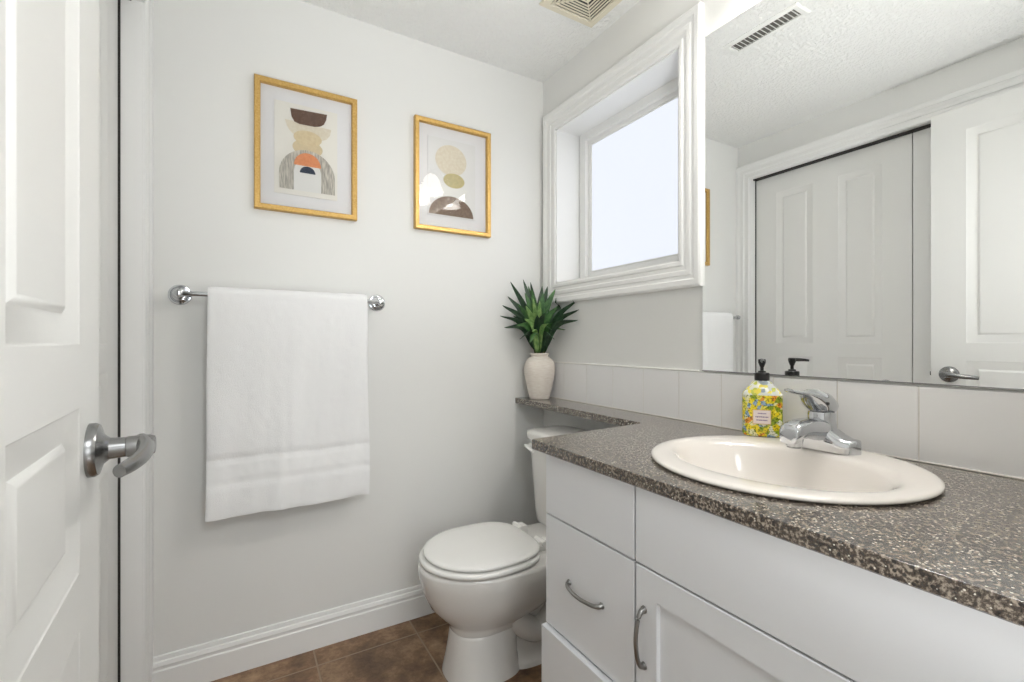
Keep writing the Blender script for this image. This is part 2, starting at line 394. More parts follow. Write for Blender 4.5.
# ------------------------------------------------------------------ window
win = tag(empty('window_1', (XR + 0.12, (WY0 + WY1) / 2, WZ0)), 'small frosted window high above the toilet', None, None, 'structure')
bm = bmesh.new(); moulding(bm, [(WY0, WZ0), (WY0, WZ1), (WY1, WZ1), (WY1, WZ0)][::-1], FLUTE, lambda u, v, n: (XR - n, u, v))
mesh('window_casing', bm, M['white'], win, angle=20)
bm = bmesh.new()
for a in ((WY0 - 0.001, WY0 + 0.006, WZ0, WZ1), (WY1 - 0.006, WY1 + 0.001, WZ0, WZ1), (WY0, WY1, WZ0 - 0.001, WZ0 + 0.006), (WY0, WY1, WZ1 - 0.006, WZ1 + 0.001)):
    box(bm, XR - 0.006, XR + 0.15, *a)
mesh('window_jamb', bm, M['white'], win, smooth=False)
bm = bmesh.new()
SASH = [(0, 0.0), (0, 0.004), (0.004, 0.008), (0.022, 0.008), (0.024, 0.022), (0.058, 0.024), (0.062, 0.020), (0.062, 0.0)]
gy0, gy1, gz0, gz1 = WY0 + 0.068, WY1 - 0.072, WZ0 + 0.056, WZ1 - 0.062
moulding(bm, [(gy0, gz0), (gy0, gz1), (gy1, gz1), (gy1, gz0)][::-1], [(o, h) for o, h in SASH], lambda u, v, n: (XR + 0.142 - n, u, v))
mesh('window_sash', bm, M['white'], win, angle=20)
bm = bmesh.new(); moulding(bm, [(gy0 + .003, gz0 + .003), (gy0 + .003, gz1 - .003), (gy1 - .003, gz1 - .003), (gy1 - .003, gz0 + .003)][::-1], [(0, 0), (0, 0.004), (0.004, 0.004), (0.004, 0)], lambda u, v, n: (XR + 0.139 - n, u, v))
mesh('glazing_gasket', bm, M['vent_white'], win, smooth=False)
bm = bmesh.new(); box(bm, XR + 0.141, XR + 0.1415, gy0 - 0.01, gy1 + 0.01, gz0 - 0.01, gz1 + 0.01)
bmesh.ops.delete(bm, geom=[f for f in bm.faces if abs(f.calc_center_median().x - (XR + 0.1415)) < 1e-5 or abs(f.normal.x) < .5], context='FACES')
bm.faces.ensure_lookup_table()
if not bm.faces:
    v = [bm.verts.new(p) for p in ((XR + .141, gy0, gz0), (XR + .141, gy1, gz0), (XR + .141, gy1, gz1), (XR + .141, gy0, gz1))]; bm.faces.new(v)
mesh('window_pane', bm, M['frosted'], win, smooth=False)

# ------------------------------------------------------------------ panelled doors
def door_mesh(w, h, t, panels):
    """slab in local x 0..w, z 0..h, y -t..0, with raised panels on both faces"""
    bm = bmesh.new()
    xs = sorted({0, w} | {v for p in panels for v in p[:2]}); zs = sorted({0, h} | {v for p in panels for v in p[2:]})
    PR = [(0.0, 0), (0.003, 0.0015), (0.031, 0.0085), (0.034, 0.0085), (0.040, 0.0045), (0.043, 0.004)]
    for y, sg in ((0, -1), (-t, 1)):
        for i in range(len(xs) - 1):
            for j in range(len(zs) - 1):
                x0, x1, z0, z1 = xs[i], xs[i + 1], zs[j], zs[j + 1]
                if any(abs(p[0] - x0) < 1e-6 and abs(p[2] - z0) < 1e-6 for p in panels):
                    rr = [[(x0 + a, y + sg * d, z0 + a), (x1 - a, y + sg * d, z0 + a), (x1 - a, y + sg * d, z1 - a), (x0 + a, y + sg * d, z1 - a)] for a, d in PR]
                    loft(bm, rr, True, False, True)
                else:
                    bm.faces.new([bm.verts.new(p) for p in ((x0, y, z0), (x1, y, z0), (x1, y, z1), (x0, y, z1))])
    for a, b in (((0, 0), (w, 0)), ((w, 0), (w, h)), ((w, h), (0, h)), ((0, h), (0, 0))):
        bm.faces.new([bm.verts.new(p) for p in ((a[0], 0, a[1]), (b[0], 0, b[1]), (b[0], -t, b[1]), (a[0], -t, a[1]))])
    bmesh.ops.remove_doubles(bm, verts=bm.verts, dist=1e-5)
    return bm
def panels_for(w, cols, rows): return [(a, b, c, d) for a, b in cols for c, d in rows]
ROWS = [(0.215, 0.745), (0.812, 1.003), (1.076, 1.957)]
# entrance door: hinge on the near jamb, swung open beside the left wall
DW = 0.80; ang = math.radians(90 + 2.6)
latch = Vector((-0.163, 0.834)); hinge = latch - Vector((math.cos(ang), math.sin(ang))) * DW
bm = door_mesh(DW, 2.052, 0.035, panels_for(DW, [(0.115, 0.350), (0.450, 0.685)], ROWS))
# the visible face is local -y (towards +X once turned)
d1 = empty('door_1', (hinge.x, hinge.y, 0.008), ang)
tag(d1, 'open white panelled entrance door with satin lever', None, None, 'structure')
mt = Matrix.Translation((0, 0.035, 0)); bmesh.ops.transform(bm, matrix=mt, verts=bm.verts)
# face towards the room is local -y => y = 0
mesh('door_slab', bm, M['door'], d1, world_space=False, angle=25)
HZ = 0.944; hx = DW - 0.062
def lever(sign, parent):
    """sign -1: room side; lever points back to the hinge"""
    y0 = 0 if sign < 0 else 0.035
    bm = bmesh.new(); lathe(bm, (hx, y0, HZ), [(0.0335, 0), (0.0335, sign * .006), (0.031, sign * .010), (0.019, sign * .014), (0.0135, sign * .020), (0.0125, sign * .036)], 40, 'y')
    mesh('rosette', bm, M['nickel'], parent, world_space=False)
    bm = bmesh.new()
    lathe(bm, (hx, y0, HZ), [(0.0128, sign * .0365), (0.0134, sign * .038), (0.0138, sign * .052), (0.0134, sign * .060), (0.0115, sign * .0655), (0.009, sign * .0665)], 32, 'y')
    pts = spline([(hx + .006, y0 + sign * .051, HZ + .003), (hx - .016, y0 + sign * .0575, HZ + .001), (hx - .050, y0 + sign * .0575, HZ - .003), (hx - .082, y0 + sign * .051, HZ - .006), (hx - .106, y0 + sign * .042, HZ - .008)], 7)
    n = len(pts); tube(bm, pts, [0.0105 - 0.004 * i / (n - 1) for i in range(n)], 18, flat=1.15)
    mesh('lever_handle', bm, M['nickel'], parent, world_space=False)
lever(-1, d1); lever(1, d1)
bm = bmesh.new(); box(bm, DW - 0.001, DW + 0.0015, 0.006, 0.029, HZ - 0.028, HZ + 0.028, 0.0005); box(bm, DW, DW + 0.009, 0.012, 0.023, HZ - 0.009, HZ + 0.009, 0.002)
mesh('latch_plate', bm, M['nickel'], d1, world_space=False)
for z in (0.2, 1.02, 1.85):
    bm = bmesh.new(); lathe(bm, (-0.005, -0.004, z), [(0.005, -0.045), (0.0055, -0.043), (0.0055, 0.043), (0.005, 0.045)], 12)
    mesh('hinge', bm, M['nickel'], d1, world_space=False)
# closet leaves
LW = 0.765
for k, (y1, nm) in enumerate(((1.7065, 'door_2'), (0.9410, 'door_3'))):
    w = LW - .004 if k == 0 else 0.728
    bm = door_mesh(w, 2.059, 0.032, panels_for(w, [(0.122, 0.322), (0.449, w - 0.118)], ROWS))
    o = empty(nm, (-0.293, y1, 0.006), math.radians(-90)); bmesh.ops.transform(bm, matrix=Matrix.Scale(-1, 4, (0, 1, 0)), verts=bm.verts)
    bmesh.ops.transform(bm, matrix=Matrix.Translation((0, -0.032, 0)), verts=bm.verts)
    tag(o, ('white panelled closet leaf next to the back wall' if k == 0 else 'white panelled closet leaf mostly behind the open door'), None, None, 'structure')
    mesh('door_slab', bm, M['door'], o, world_space=False, angle=25)

# ------------------------------------------------------------------ backsplash tiles
bs = thing('backsplash', (XR, 0.9, 0.84), 'single row of glossy white square tiles along the mirror wall above the counter', 'tiles')
bm = bmesh.new(); ty0 = 0.8425 * XR   # joint at 1.028
TP = 0.1525; joints = [1.0205 + k * TP for k in range(-7, 6)]
ztop = 0.996
edges = sorted([YF + .001] + [j for j in joints if YF + .01 < j < YB - 0.005] + [YB - 0.001])
for a, b in zip(edges, edges[1:]):
    box(bm, XR - 0.0065, XR, a + 0.0011, b - 0.0011, 0.8415, ztop, 0.0012, seg=2)
mesh('wall_tile_row', bm, M['tile'], bs)
bm = bmesh.new(); box(bm, XR - 0.0052, XR, YF + .001, YB - 0.001, 0.8405, ztop - .001)
box(bm, XR - 0.009, XR, YF + .001, YB - 0.001, 0.8403, 0.8435, 0.0012)
mesh('grout', bm, M['grout'], bs)
bm = bmesh.new(); box(bm, XR - 0.0075, XR, 0.945, YB - 0.001, ztop, ztop + 0.006, 0.0025)
mesh('top_caulk', bm, M['caulk'], bs)

# ------------------------------------------------------------------ mirror
mi = thing('wall_mirror', (XR, 0.52, 1.003), 'large frameless mirror on the wall above the sink', 'mirror')
bm = bmesh.new(); box(bm, XR - 0.006, XR, 0.06, 0.932, 1.003, 2.006)
for f in bm.faces:
    f.material_index = 0 if f.calc_center_median().x < XR - 0.0055 else 1
mesh('mirror_glass', bm, [M['mirror'], M['mirror_edge']], mi, smooth=False)
bm = bmesh.new()
box(bm, XR - 0.0075, XR - 0.0005, 0.06, 0.932, 1.0005, 1.0032, 0.0006)
mesh('bottom_channel', bm, M['nickel'], mi)

# ------------------------------------------------------------------ countertop (banjo top) with sink cut-out
ct = thing('countertop', (0.9, 0.55, 0.84), 'speckled brown stone countertop with a narrow ledge running over the toilet tank', 'countertop')
SC = Vector((0.945, 0.5455)); SR = 0.248
bm = bmesh.new(); FX, LX, EY = 0.646, 1.069, 1.008
def arc(c, r, a0, a1, n=6): return [(c[0] + r * math.cos(math.radians(a0 + (a1 - a0) * i / n)), c[1] + r * math.sin(math.radians(a0 + (a1 - a0) * i / n))) for i in range(n + 1)]
out = [(XR - .001, YF), (XR - .001, YB - .001), (LX, YB - .001)] + arc((LX - 0.014, EY + 0.042), 0.014, 0, -90) + arc((FX + 0.006, EY - 0.006), 0.006, 90, 180, 3) + [(FX, YF)]
def cutslab(bm, out, hole, z0, z1, bev):
    def prof(off):
        # inset outline along edge normals
        n = len(out); res = []
        for i in range(n):
            p0, p1, p2 = Vector(out[i - 1]), Vector(out[i]), Vector(out[(i + 1) % n])
            a = (p1 - p0).normalized(); b = (p2 - p1).normalized()
            na, nb = Vector((-a.y, a.x)), Vector((-b.y, b.x)); m = na + nb; m = m / max(m.dot(na), .2)
            res.append(p1 + m * off)
        return res
    z = [(bev, z0), (0, z0 + bev), (0, z1 - bev), (bev * .3, z1 - bev * .3), (bev, z1)]
    rings = [[(p.x, p.y, zz) for p in prof(o)] for o, zz in z]
    vr = loft(bm, rings, True, False, False)
    hr = [[bm.verts.new((p[0], p[1], zz)) for p in hole] for zz in (z0, z1)]
    m = len(hole)
    for i in range(m): bm.faces.new((hr[0][i], hr[0][(i + 1) % m], hr[1][(i + 1) % m], hr[1][i]))
    for ring, hh in ((vr[0], hr[0]), (vr[-1], hr[1])):
        es = []
        for L in (ring, hh):
            for i in range(len(L)):
                e = bm.edges.get((L[i], L[(i + 1) % len(L)])) or bm.edges.new((L[i], L[(i + 1) % len(L)])); es.append(e)
        bmesh.ops.triangle_fill(bm, use_beauty=True, use_dissolve=False, edges=es)
out = out[::-1] if False else out
hole = [(SC.x + 0.2325 * math.cos(2 * math.pi * i / 48), SC.y + 0.2325 * math.sin(2 * math.pi * i / 48)) for i in range(48)]
cutslab(bm, out, hole, 0.8145, 0.84, 0.0025)
mesh('stone_slab', bm, M['stone'], ct, angle=30)

# ------------------------------------------------------------------ sink
sk = thing('drop_in_sink', (SC.x, SC.y, 0.84), 'round off-white porcelain drop-in sink set in the stone counter', 'sink')
bm = bmesh.new(); n = 72; rings = []
def srg(cx, cy, rx, ry, z, e=2.0):
    o = []
    for i in range(n):
        a = 2 * math.pi * i / n; ca, sa = math.cos(a), math.sin(a)
        o.append((cx + rx * math.copysign(abs(ca) ** (2 / e), ca), cy + ry * math.copysign(abs(sa) ** (2 / e), sa), z))
    return o
cx0, cy0 = SC
for rr, z in ((0.236, 0.8402), (0.2375, 0.8412), (0.2455, 0.8422), (0.2480, 0.8450), (0.2470, 0.8485), (0.242, 0.8505), (0.233, 0.8515)): rings.append(srg(cx0, cy0, rr, rr, z))
bx, by = 0.925, 0.548
for f_, z, rx, ry in ((0.5, 0.8515, .205, .222), (0.8, 0.8505, .176, .211), (1, 0.847, .163, .203), (1, 0.839, .154, .194), (1, 0.820, .144, .182), (1, 0.79, .132, .166), (1, 0.755, .112, .142), (1, 0.73, .082, .104), (1, 0.718, .05, .06), (1, 0.714, .0235, .0235)):  # down to the drain
    rings.append(srg(cx0 + (bx - cx0) * f_, cy0 + (by - cy0) * f_, rx, ry, z, 2.0))
inner = list(rings)
under = [srg(bx, by, .0235, .0235, .704), srg(bx, by, .06, .07, .706), srg(bx, by, .10, .125, .724), srg(bx, by, .14, .175, .765), srg(bx, by, .155, .19, .812), srg(cx0, cy0, .229, .229, .838)]
vr = loft(bm, rings + under, True, False, False)
a, b = vr[-1], vr[0]
for i in range(n): bm.faces.new((a[i], a[(i + 1) % n], b[(i + 1) % n], b[i]))
mesh('basin', bm, M['sink'], sk, angle=60)
bm = bmesh.new(); lathe(bm, (bx, by, .7045), [(.0232, 0), (.0232, .0095), (.027, .0105), (.0265, .012), (.018, .0115), (.016, .0105)], 32); lathe(bm, (bx, by, .716), [(.012, 0), (.013, .004), (.006, .0055)], 24)
mesh('drain', bm, M['chrome'], sk)

# ------------------------------------------------------------------ faucet
fx, fy, fz = 1.124, 0.553, 0.8512
fa = thing('sink_faucet', (fx, fy, fz), 'chrome single-lever faucet at the back rim of the sink', 'faucet')
bm = bmesh.new(); rings = []
for k in range(25):
    u = -1 + 2 * k / 24; y = fy + 0.077 * u
    hw = 0.030 * math.sqrt(max(0, 1 - abs(u) ** 5)) + 0.0004
    hh = 0.029 + 0.026 * (math.cos(math.pi * min(1, abs(u) * 1.25)) * .5 + .5)
    if abs(u) > .95: hh *= 0.8 + .2 * (1 - abs(u)) / .05
    rings.append([(fx + hw * px_, y, fz + hh * pz_) for px_, pz_ in ((-1, 0), (-1, .55), (-.92, .82), (-.7, .96), (-.35, 1), (.35, 1), (.7, .96), (.92, .82), (1, .55), (1, 0))])
loft(bm, rings)
mesh('base_plate', bm, M['chrome'], fa, angle=50)
bm = bmesh.new()
lathe(bm, (fx, fy, fz), [(.030, .018), (.029, .050), (.0275, .058), (.0265, .066), (.0265, .078), (.025, .082)], 36)
mesh('body', bm, M['chrome'], fa, angle=50)
bm = bmesh.new(); rings = []
SP = [(1.130, .884, .026, .026), (1.112, .888, .026, .024), (1.085, .896, .0245, .020), (1.055, .899, .024, .018), (1.025, .899, .0235, .0165), (1.008, .896, .023, .016), (.996, .890, .021, .014), (.990, .884, .016, .009)]
for x, z, hw, hh in SP:
    rr = []
    for i in range(20):
        a_ = 2 * math.pi * i / 20; ca, sa = math.cos(a_), math.sin(a_)
        rr.append((x, fy + hw * math.copysign(abs(ca) ** .7, ca), z + hh * math.copysign(abs(sa) ** .7, sa) + (0.006 if sa > 0.3 else 0)))
    rings.append(rr)
loft(bm, rings)
lathe(bm, (1.014, fy, .868), [(.0145, 0), (.0155, .001), (.0155, .005), (.0165, .006), (.0185, .020)], 28)
mesh('spout', bm, M['chrome'], fa, angle=50)
bm = bmesh.new(); lathe(bm, (1.014, fy, .865), [(.0115, 0), (.0135, .0), (.0135, .003)], 24)
mesh('aerator', bm, M['nickel'], fa)
bm = bmesh.new(); rings = []
HP = [(1.156, .938, .010, .006), (1.153, .941, .019, .014), (1.143, .946, .026, .021), (1.126, .951, .029, .026), (1.106, .956, .029, .026), (1.090, .962, .027, .023), (1.074, .969, .021, .0155), (1.058, .975, .0145, .008), (1.035, .979, .0105, .0048), (1.008, .983, .0095, .0042), (.992, .987, .009, .004), (.987, .988, .006, .0025)]
for x, z, hw, hh in HP:
    rings.append([(x, fy + hw * math.cos(a_), z + hh * math.sin(a_)) for a_ in [2 * math.pi * i / 24 for i in range(24)]])
loft(bm, rings); lathe(bm, (fx, fy, .931), [(.0205, 0), (.0215, .004), (.0245, .018), (.024, .028)], 32)
mesh('lever_handle', bm, M['chrome'], fa, angle=60)
bm = bmesh.new(); lathe(bm, (1.094, fy - .0255, .955), [(.0032, 0), (.0032, -.004)], 14, 'y')
mesh('set_screw_cap', bm, M['black'], fa)
bm = bmesh.new(); lathe(bm, (1.168, fy, fz), [(.0028, -.0), (.0028, .055), (.0045, .058), (.0055, .064), (.003, .068)], 16)
mesh('drain_lift_rod', bm, M['chrome'], fa)

# ------------------------------------------------------------------ soap bottle
bo = thing('soap_bottle', (1.146, 0.704, 0.8515), 'yellow floral soap bottle with a black pump standing at the left of the faucet', 'soap bottle')
th = math.atan2(-0.60, -0.80)  # facing direction
RM = Matrix.Translation((1.146, 0.704, 0.8517)) @ Matrix.Rotation(th, 4, 'Z')   # local +x faces the viewer
def rrect(hx_, hy_, z, e=3.6, n=40):
    o = []
    for i in range(n):
        a_ = 2 * math.pi * i / n; ca, sa = math.cos(a_), math.sin(a_)
        o.append(RM @ Vector((hx_ * math.copysign(abs(ca) ** (2 / e), ca), hy_ * math.copysign(abs(sa) ** (2 / e), sa), z)))
    return o
bm = bmesh.new()
loft(bm, [rrect(a_, b_, z) for a_, b_, z in ((.022, .038, 0), (.0265, .0435, .002), (.028, .0455, .007), (.028, .0455, .100), (.0275, .045, .1035))], cap1=True)
mesh('bottle_body', bm, M['floral'], bo, angle=50)
bm = bmesh.new()
loft(bm, [rrect(a_, b_, z, e) for a_, b_, z, e in ((.0275, .045, .1035, 3.6), (.0265, .0435, .108, 3.4), (.024, .036, .118, 3), (.020, .027, .128, 2.5), (.017, .0195, .136, 2.2), (.0145, .015, .140, 2))], cap0=False)
mesh('bottle_shoulder', bm, M['floral_pale'], bo, angle=50)
bm = bmesh.new(); box(bm, .0275, .0290, -.0235, .0175, .032, .068, .0004, mi=1, mat=RM); box(bm, .0280, .0293, -.022, .016, .0335, .0665, 0, mi=0, mat=RM)
for zz, w0, w1 in ((.0585, -.012, .007), (.050, -.017, .012), (.042, -.015, .010)):
    x_ = w0
    while x_ < w1:
        l_ = random.uniform(.0015, .004); box(bm, .0291, .0295, x_, min(x_ + l_, w1), zz - .0014 * random.uniform(.7, 1.2), zz + .0016, 0, mi=2, mat=RM); x_ += l_ + .0009
mesh('bottle_label', bm, [M['label'], M['label_edge'], M['ink']], bo, smooth=False)
pt = RM @ Vector((0, 0, .139))
bm = bmesh.new(); lathe(bm, pt, [(.0165, 0), (.0172, .001), (.0172, .018), (.0155, .0195), (.0095, .020), (.0085, .024), (.0042, .0245), (.0042, .038)], 32)
mesh('pump_collar', bm, M['black'], bo)
bm = bmesh.new(); lathe(bm, pt, [(.005, .034), (.007, .040), (.0088, .0445), (.0088, .0525), (.008, .0535)], 24)
tube(bm, [RM @ Vector(p) for p in ((-.008, 0, .1885), (.012, 0, .1888), (.030, 0, .1884), (.042, 0, .1868))], [.0055, .0048, .0038, .003], 14)
mesh('pump_nozzle', bm, M['black'], bo)

# ------------------------------------------------------------------ vanity cabinet
CX, CYE, CZT = 0.679, 0.962, 0.8135    # carcass front, left end, top
FT = 0.018
vc = thing('vanity_cabinet', (0.95, 0.5, 0), 'white vanity cabinet with drawers and shaker doors under the stone counter', 'vanity cabinet')
bm = bmesh.new()
box(bm, CX, XR - .002, CYE - 0.016, CYE, 0.0, CZT); box(bm, CX, XR - .002, YF + .002, YF + 0.018, 0.0, CZT)
box(bm, CX, XR - .002, YF + .018, CYE - .016, 0.09, 0.106); box(bm, XR - .012, XR - .002, YF + .018, CYE - .016, 0.106, CZT)
box(bm, CX, CX + .018, YF + .018, CYE - .016, .095, .12); box(bm, CX, CX + .018, YF + .018, CYE - .016, .645, .68); box(bm, CX, CX + .018, YF + .018, CYE - .016, .80, CZT)
box(bm, CX, CX + .018, .645, .675, .106, .80); box(bm, CX + .002, CX + .018, .676, CYE - .016, .385, .40)
box(bm, CX + .055, CX + .07, YF + .018, CYE - .016, 0, .09)
mesh('cabinet_body', bm, M['cabinet_side'], vc, smooth=False)
def slab(name, y0, y1, z0, z1, x=0.661, par=vc):
    bm = bmesh.new(); box(bm, x, x + FT - .0005, y0, y1, z0, z1, 0.0015); return mesh(name, bm, M['cabinet'], par)
G = 0.0016
slab('top_drawer_front', 0.6615 + G, CYE, 0.6645 + G, 0.8115)
dmid = slab('drawer', 0.6615 + G, CYE, 0.3935 + G, 0.6635 - G)
slab('drawer', 0.6615 + G, CYE + .001, 0.105, 0.3925 - G, 0.648)
slab('false_front_panel', 0.052, 0.6595 - G, 0.6645 + G, 0.8115)
def pull(p0, p1, out, parent, bow):
    p0, p1, out = Vector(p0), Vector(p1), Vector(out)
    pts = spline([p0, p0.lerp(p1, .03) + out * .45, p0.lerp(p1, .18) + out * .8, p0.lerp(p1, .5) + out, p0.lerp(p1, .82) + out * .8, p0.lerp(p1, .97) + out * .45, p1], 6)
    bm = bmesh.new(); m = len(pts)
    tube(bm, pts, [0.0042 + 0.0022 * (2 * abs(i / (m - 1) - .5)) ** 3 for i in range(m)], 14)
    d = out.normalized()
    for p in (p0, p1): tube(bm, [p, p + d * .003], [.0072, .0066], 18)
    return mesh('handle', bm, M['handle'], parent)
pull((.661, .866, .5335), (.661, .754, .5335), (-.021, 0, -.004), dmid, 1)
def shaker(y0, y1, z0, z1, hy):
    x0 = 0.661; bm = bmesh.new(); r = 0.052
    def W(u, v, n_): return (x0 + FT - .0005 - n_, u, v)
    rr = [((0, 0)), ]
    # one mesh: frame with recessed flat panel
    def ring(i, d): return [(x0 + d, y0 + i, z0 + i), (x0 + d, y1 - i, z0 + i), (x0 + d, y1 - i, z1 - i), (x0 + d, y0 + i, z1 - i)]
    loft(bm, [ring(0, FT - .0005), ring(0, .0015), ring(.0015, 0), ring(r, 0), ring(r + .001, .0085), ring(r + .01, .0085)])
    dr = mesh('door', bm, M['cabinet'], vc, angle=25)
    pull((x0, hy, .5835), (x0, hy, .4775), (-.022, 0, 0), dr, 1)
shaker(0.052, 0.6595 - G, 0.105, 0.6635 - G, 0.636)

# ------------------------------------------------------------------ toilet
TY = 1.415
to = thing('toilet', (0.9, TY, 0), 'white two-piece toilet with closed lid between the vanity and the back wall', 'toilet')
def egg(uf, ub, hw, z, n=48, ef=2.0, eb=2.6, mid=None):
    """u distance from the mirror wall: front uf, back ub"""
    m = mid if mid is not None else ub + (uf - ub) * .52; o = []
    for i in range(n):
        a_ = 2 * math.pi * i / n; ca, sa = math.cos(a_), math.sin(a_)
        e = ef if ca > 0 else eb
        u = m + (uf - m if ca > 0 else m - ub) * math.copysign(abs(ca) ** (2 / e), ca)
        v = hw * math.copysign(abs(sa) ** (2 / e), sa)
        o.append((XR - u - .007, TY + v, z))
    return o
bm = bmesh.new()
loft(bm, [egg(.632, .38, .108, 0, eb=3, ef=2.6), egg(.630, .38, .106, .012, eb=3, ef=2.6), egg(.622, .39, .098, .05, eb=3, ef=2.6), egg(.615, .39, .091, .10, eb=3, ef=2.5), egg(.611, .38, .087, .138, eb=3, ef=2.4), egg(.607, .37, .084, .146, ef=2.3), egg(.613, .35, .091, .151, ef=2.2), egg(.615, .34, .093, .163, ef=2.1), egg(.622, .32, .100, .176), egg(.650, .27, .128, .203), egg(.680, .22, .153, .238), egg(.702, .19, .172, .283), egg(.713, .185, .181, .325), egg(.717, .185, .184, .340), egg(.719, .185, .185, .362), egg(.716, .185, .183, .370), egg(.708, .19, .176, .375)])
# rear deck that carries the tank
def rr2(u0, u1, hw, z, e=5, n=48):
    o = []
    for i in range(n):
        a_ = 2 * math.pi * i / n; ca, sa = math.cos(a_), math.sin(a_)
        o.append((XR - ((u0 + u1) / 2 + (u1 - u0) / 2 * math.copysign(abs(ca) ** (2 / e), ca)), TY + hw * math.copysign(abs(sa) ** (2 / e), sa), z))
    return o
loft(bm, [rr2(.06, .34, .085, .25), rr2(.035, .36, .115, .32), rr2(.03, .37, .125, .36), rr2(.03, .37, .125, .372), rr2(.035, .365, .12, .377)])
# trapway behind the pedestal
loft(bm, [rr2(.10, .44, .100, 0, 4), rr2(.10, .44, .098, .02, 4), rr2(.12, .44, .070, .05, 3), rr2(.12, .44, .058, .20, 3), rr2(.08, .34, .075, .30, 3)])
for sg in (-1, 1):
    pts = spline([(XR - .46, TY + sg * .048, .24), (XR - .41, TY + sg * .060, .155), (XR - .34, TY + sg * .068, .105), (XR - .28, TY + sg * .072, .135), (XR - .22, TY + sg * .066, .20), (XR - .17, TY + sg * .062, .16), (XR - .16, TY + sg * .058, .06), (XR - .16, TY + sg * .055, .01)], 6)
    tube(bm, pts, .040, 18)
mesh('bowl', bm, M['porcelain'], to, angle=50)
for sg in (-1, 1):
    bm = bmesh.new(); lathe(bm, (XR - .30, TY + sg * .088, .018), [(.017, 0), (.016, .010), (.010, .018), (.003, .020)], 20)
    mesh('bolt_cap', bm, M['seat'], to)
def disc(name, spec, mat, z0):
    bm = bmesh.new(); loft(bm, [egg(uf, ub, hw, z0 + z, 64, eb=3.2, mid=.52) for uf, ub, hw, z in spec]); return mesh(name, bm, mat, to, angle=60)
disc('seat', [(.704, .335, .174, 0), (.711, .33, .180, .003), (.713, .33, .182, .009), (.711, .33, .180, .015), (.703, .333, .174, .018)], M['seat'], .3765)
disc('lid', [(.690, .330, .163, 0), (.697, .326, .169, .002), (.699, .325, .171, .007), (.697, .326, .169, .012), (.684, .332, .158, .0155), (.640, .36, .125, .018), (.56, .46, .04, .019)], M['seat'], .3965)
for sg in (-1, 1):
    bm = bmesh.new(); box(bm, XR - .338, XR - .292, TY + sg * .075 - .020, TY + sg * .075 + .020, .3765, .410, .005, seg=3)
    lathe(bm, (XR - .322, TY + sg * .075 - .028, .404), [(.0095, 0), (.0105, .002), (.0105, .054), (.0095, .056)], 18, 'y')
    mesh('seat_hinge', bm, M['seat'], to)
bm = bmesh.new()
loft(bm, [rr2(.045, .185, .155, .374, 6), rr2(.035, .196, .166, .380, 6), rr2(.028, .202, .173, .42, 6), rr2(.022, .211, .184, .58, 6), rr2(.018, .218, .191, .700, 6), rr2(.020, .216, .189, .703, 6)])
mesh('tank', bm, M['porcelain'], to, angle=50)
bm = bmesh.new()
loft(bm, [rr2(.016, .219, .193, .7035, 6), rr2(.010, .226, .202, .706, 6), rr2(.010, .228, .204, .724, 6), rr2(.014, .225, .200, .734, 6), rr2(.03, .209, .183, .740, 5), rr2(.08, .16, .13, .7425, 4)])
mesh('tank_lid', bm, M['porcelain'], to, angle=60)
bm = bmesh.new(); ly = TY + .145
lathe(bm, (XR - .2165, ly, .677), [(.012, .0), (.012, -.006), (.008, -.010), (.008, -.020)], 20, 'x')
tube(bm, spline([(XR - .236, ly + .012, .680), (XR - .240, ly - .006, .677), (XR - .241, ly - .026, .672), (XR - .239, ly - .046, .667)], 5), .0075, 14, flat=.7)
mesh('flush_lever', bm, M['seat'], to)

# ------------------------------------------------------------------ vase and greenery
VX, VY = 1.140, 1.708
va = thing('ceramic_vase', (VX, VY, .84), 'cream ceramic vase on the stone ledge in the corner', 'vase')
bm = bmesh.new()
VR = 1.04
lathe(bm, (VX, VY, .8403), [(r__ * VR, h__) for r__, h__ in [(.038, 0), (.041, .002), (.047, .025), (.0555, .065), (.0635, .105), (.0655, .130), (.063, .152), (.055, .170), (.042, .181), (.036, .185), (.036, .189), (.0395, .192), (.040, .197), (.037, .200), (.033, .199), (.031, .190), (.034, .180), (.05, .16), (.055, .12), (.04, .03), (.001, .02)]], 48, cap1=False)
mesh('vase_body', bm, M['vase'], va, angle=60)
pl = thing('leafy_stems', (VX, VY, .87), 'bunch of long green pointed leaves standing in the cream vase', 'plant')
stem_tops = []
bm = bmesh.new()
for k in range(7):
    a_ = k * 2.4; r0 = .012; r1 = .022
    p0 = Vector((VX + r0 * math.cos(a_ + 2), VY + r0 * math.sin(a_ + 2), .872)); p2 = Vector((VX + r1 * math.cos(a_), VY + r1 * math.sin(a_), 1.045))
    p3 = Vector((VX + 1.7 * r1 * math.cos(a_), VY + 1.7 * r1 * math.sin(a_), 1.13))
    tube(bm, spline([p0, p2, p3], 5), .0032, 8); stem_tops.append((p2, p3))
mesh('stem', bm, M['stem'], pl)['kind'] = 'stuff'
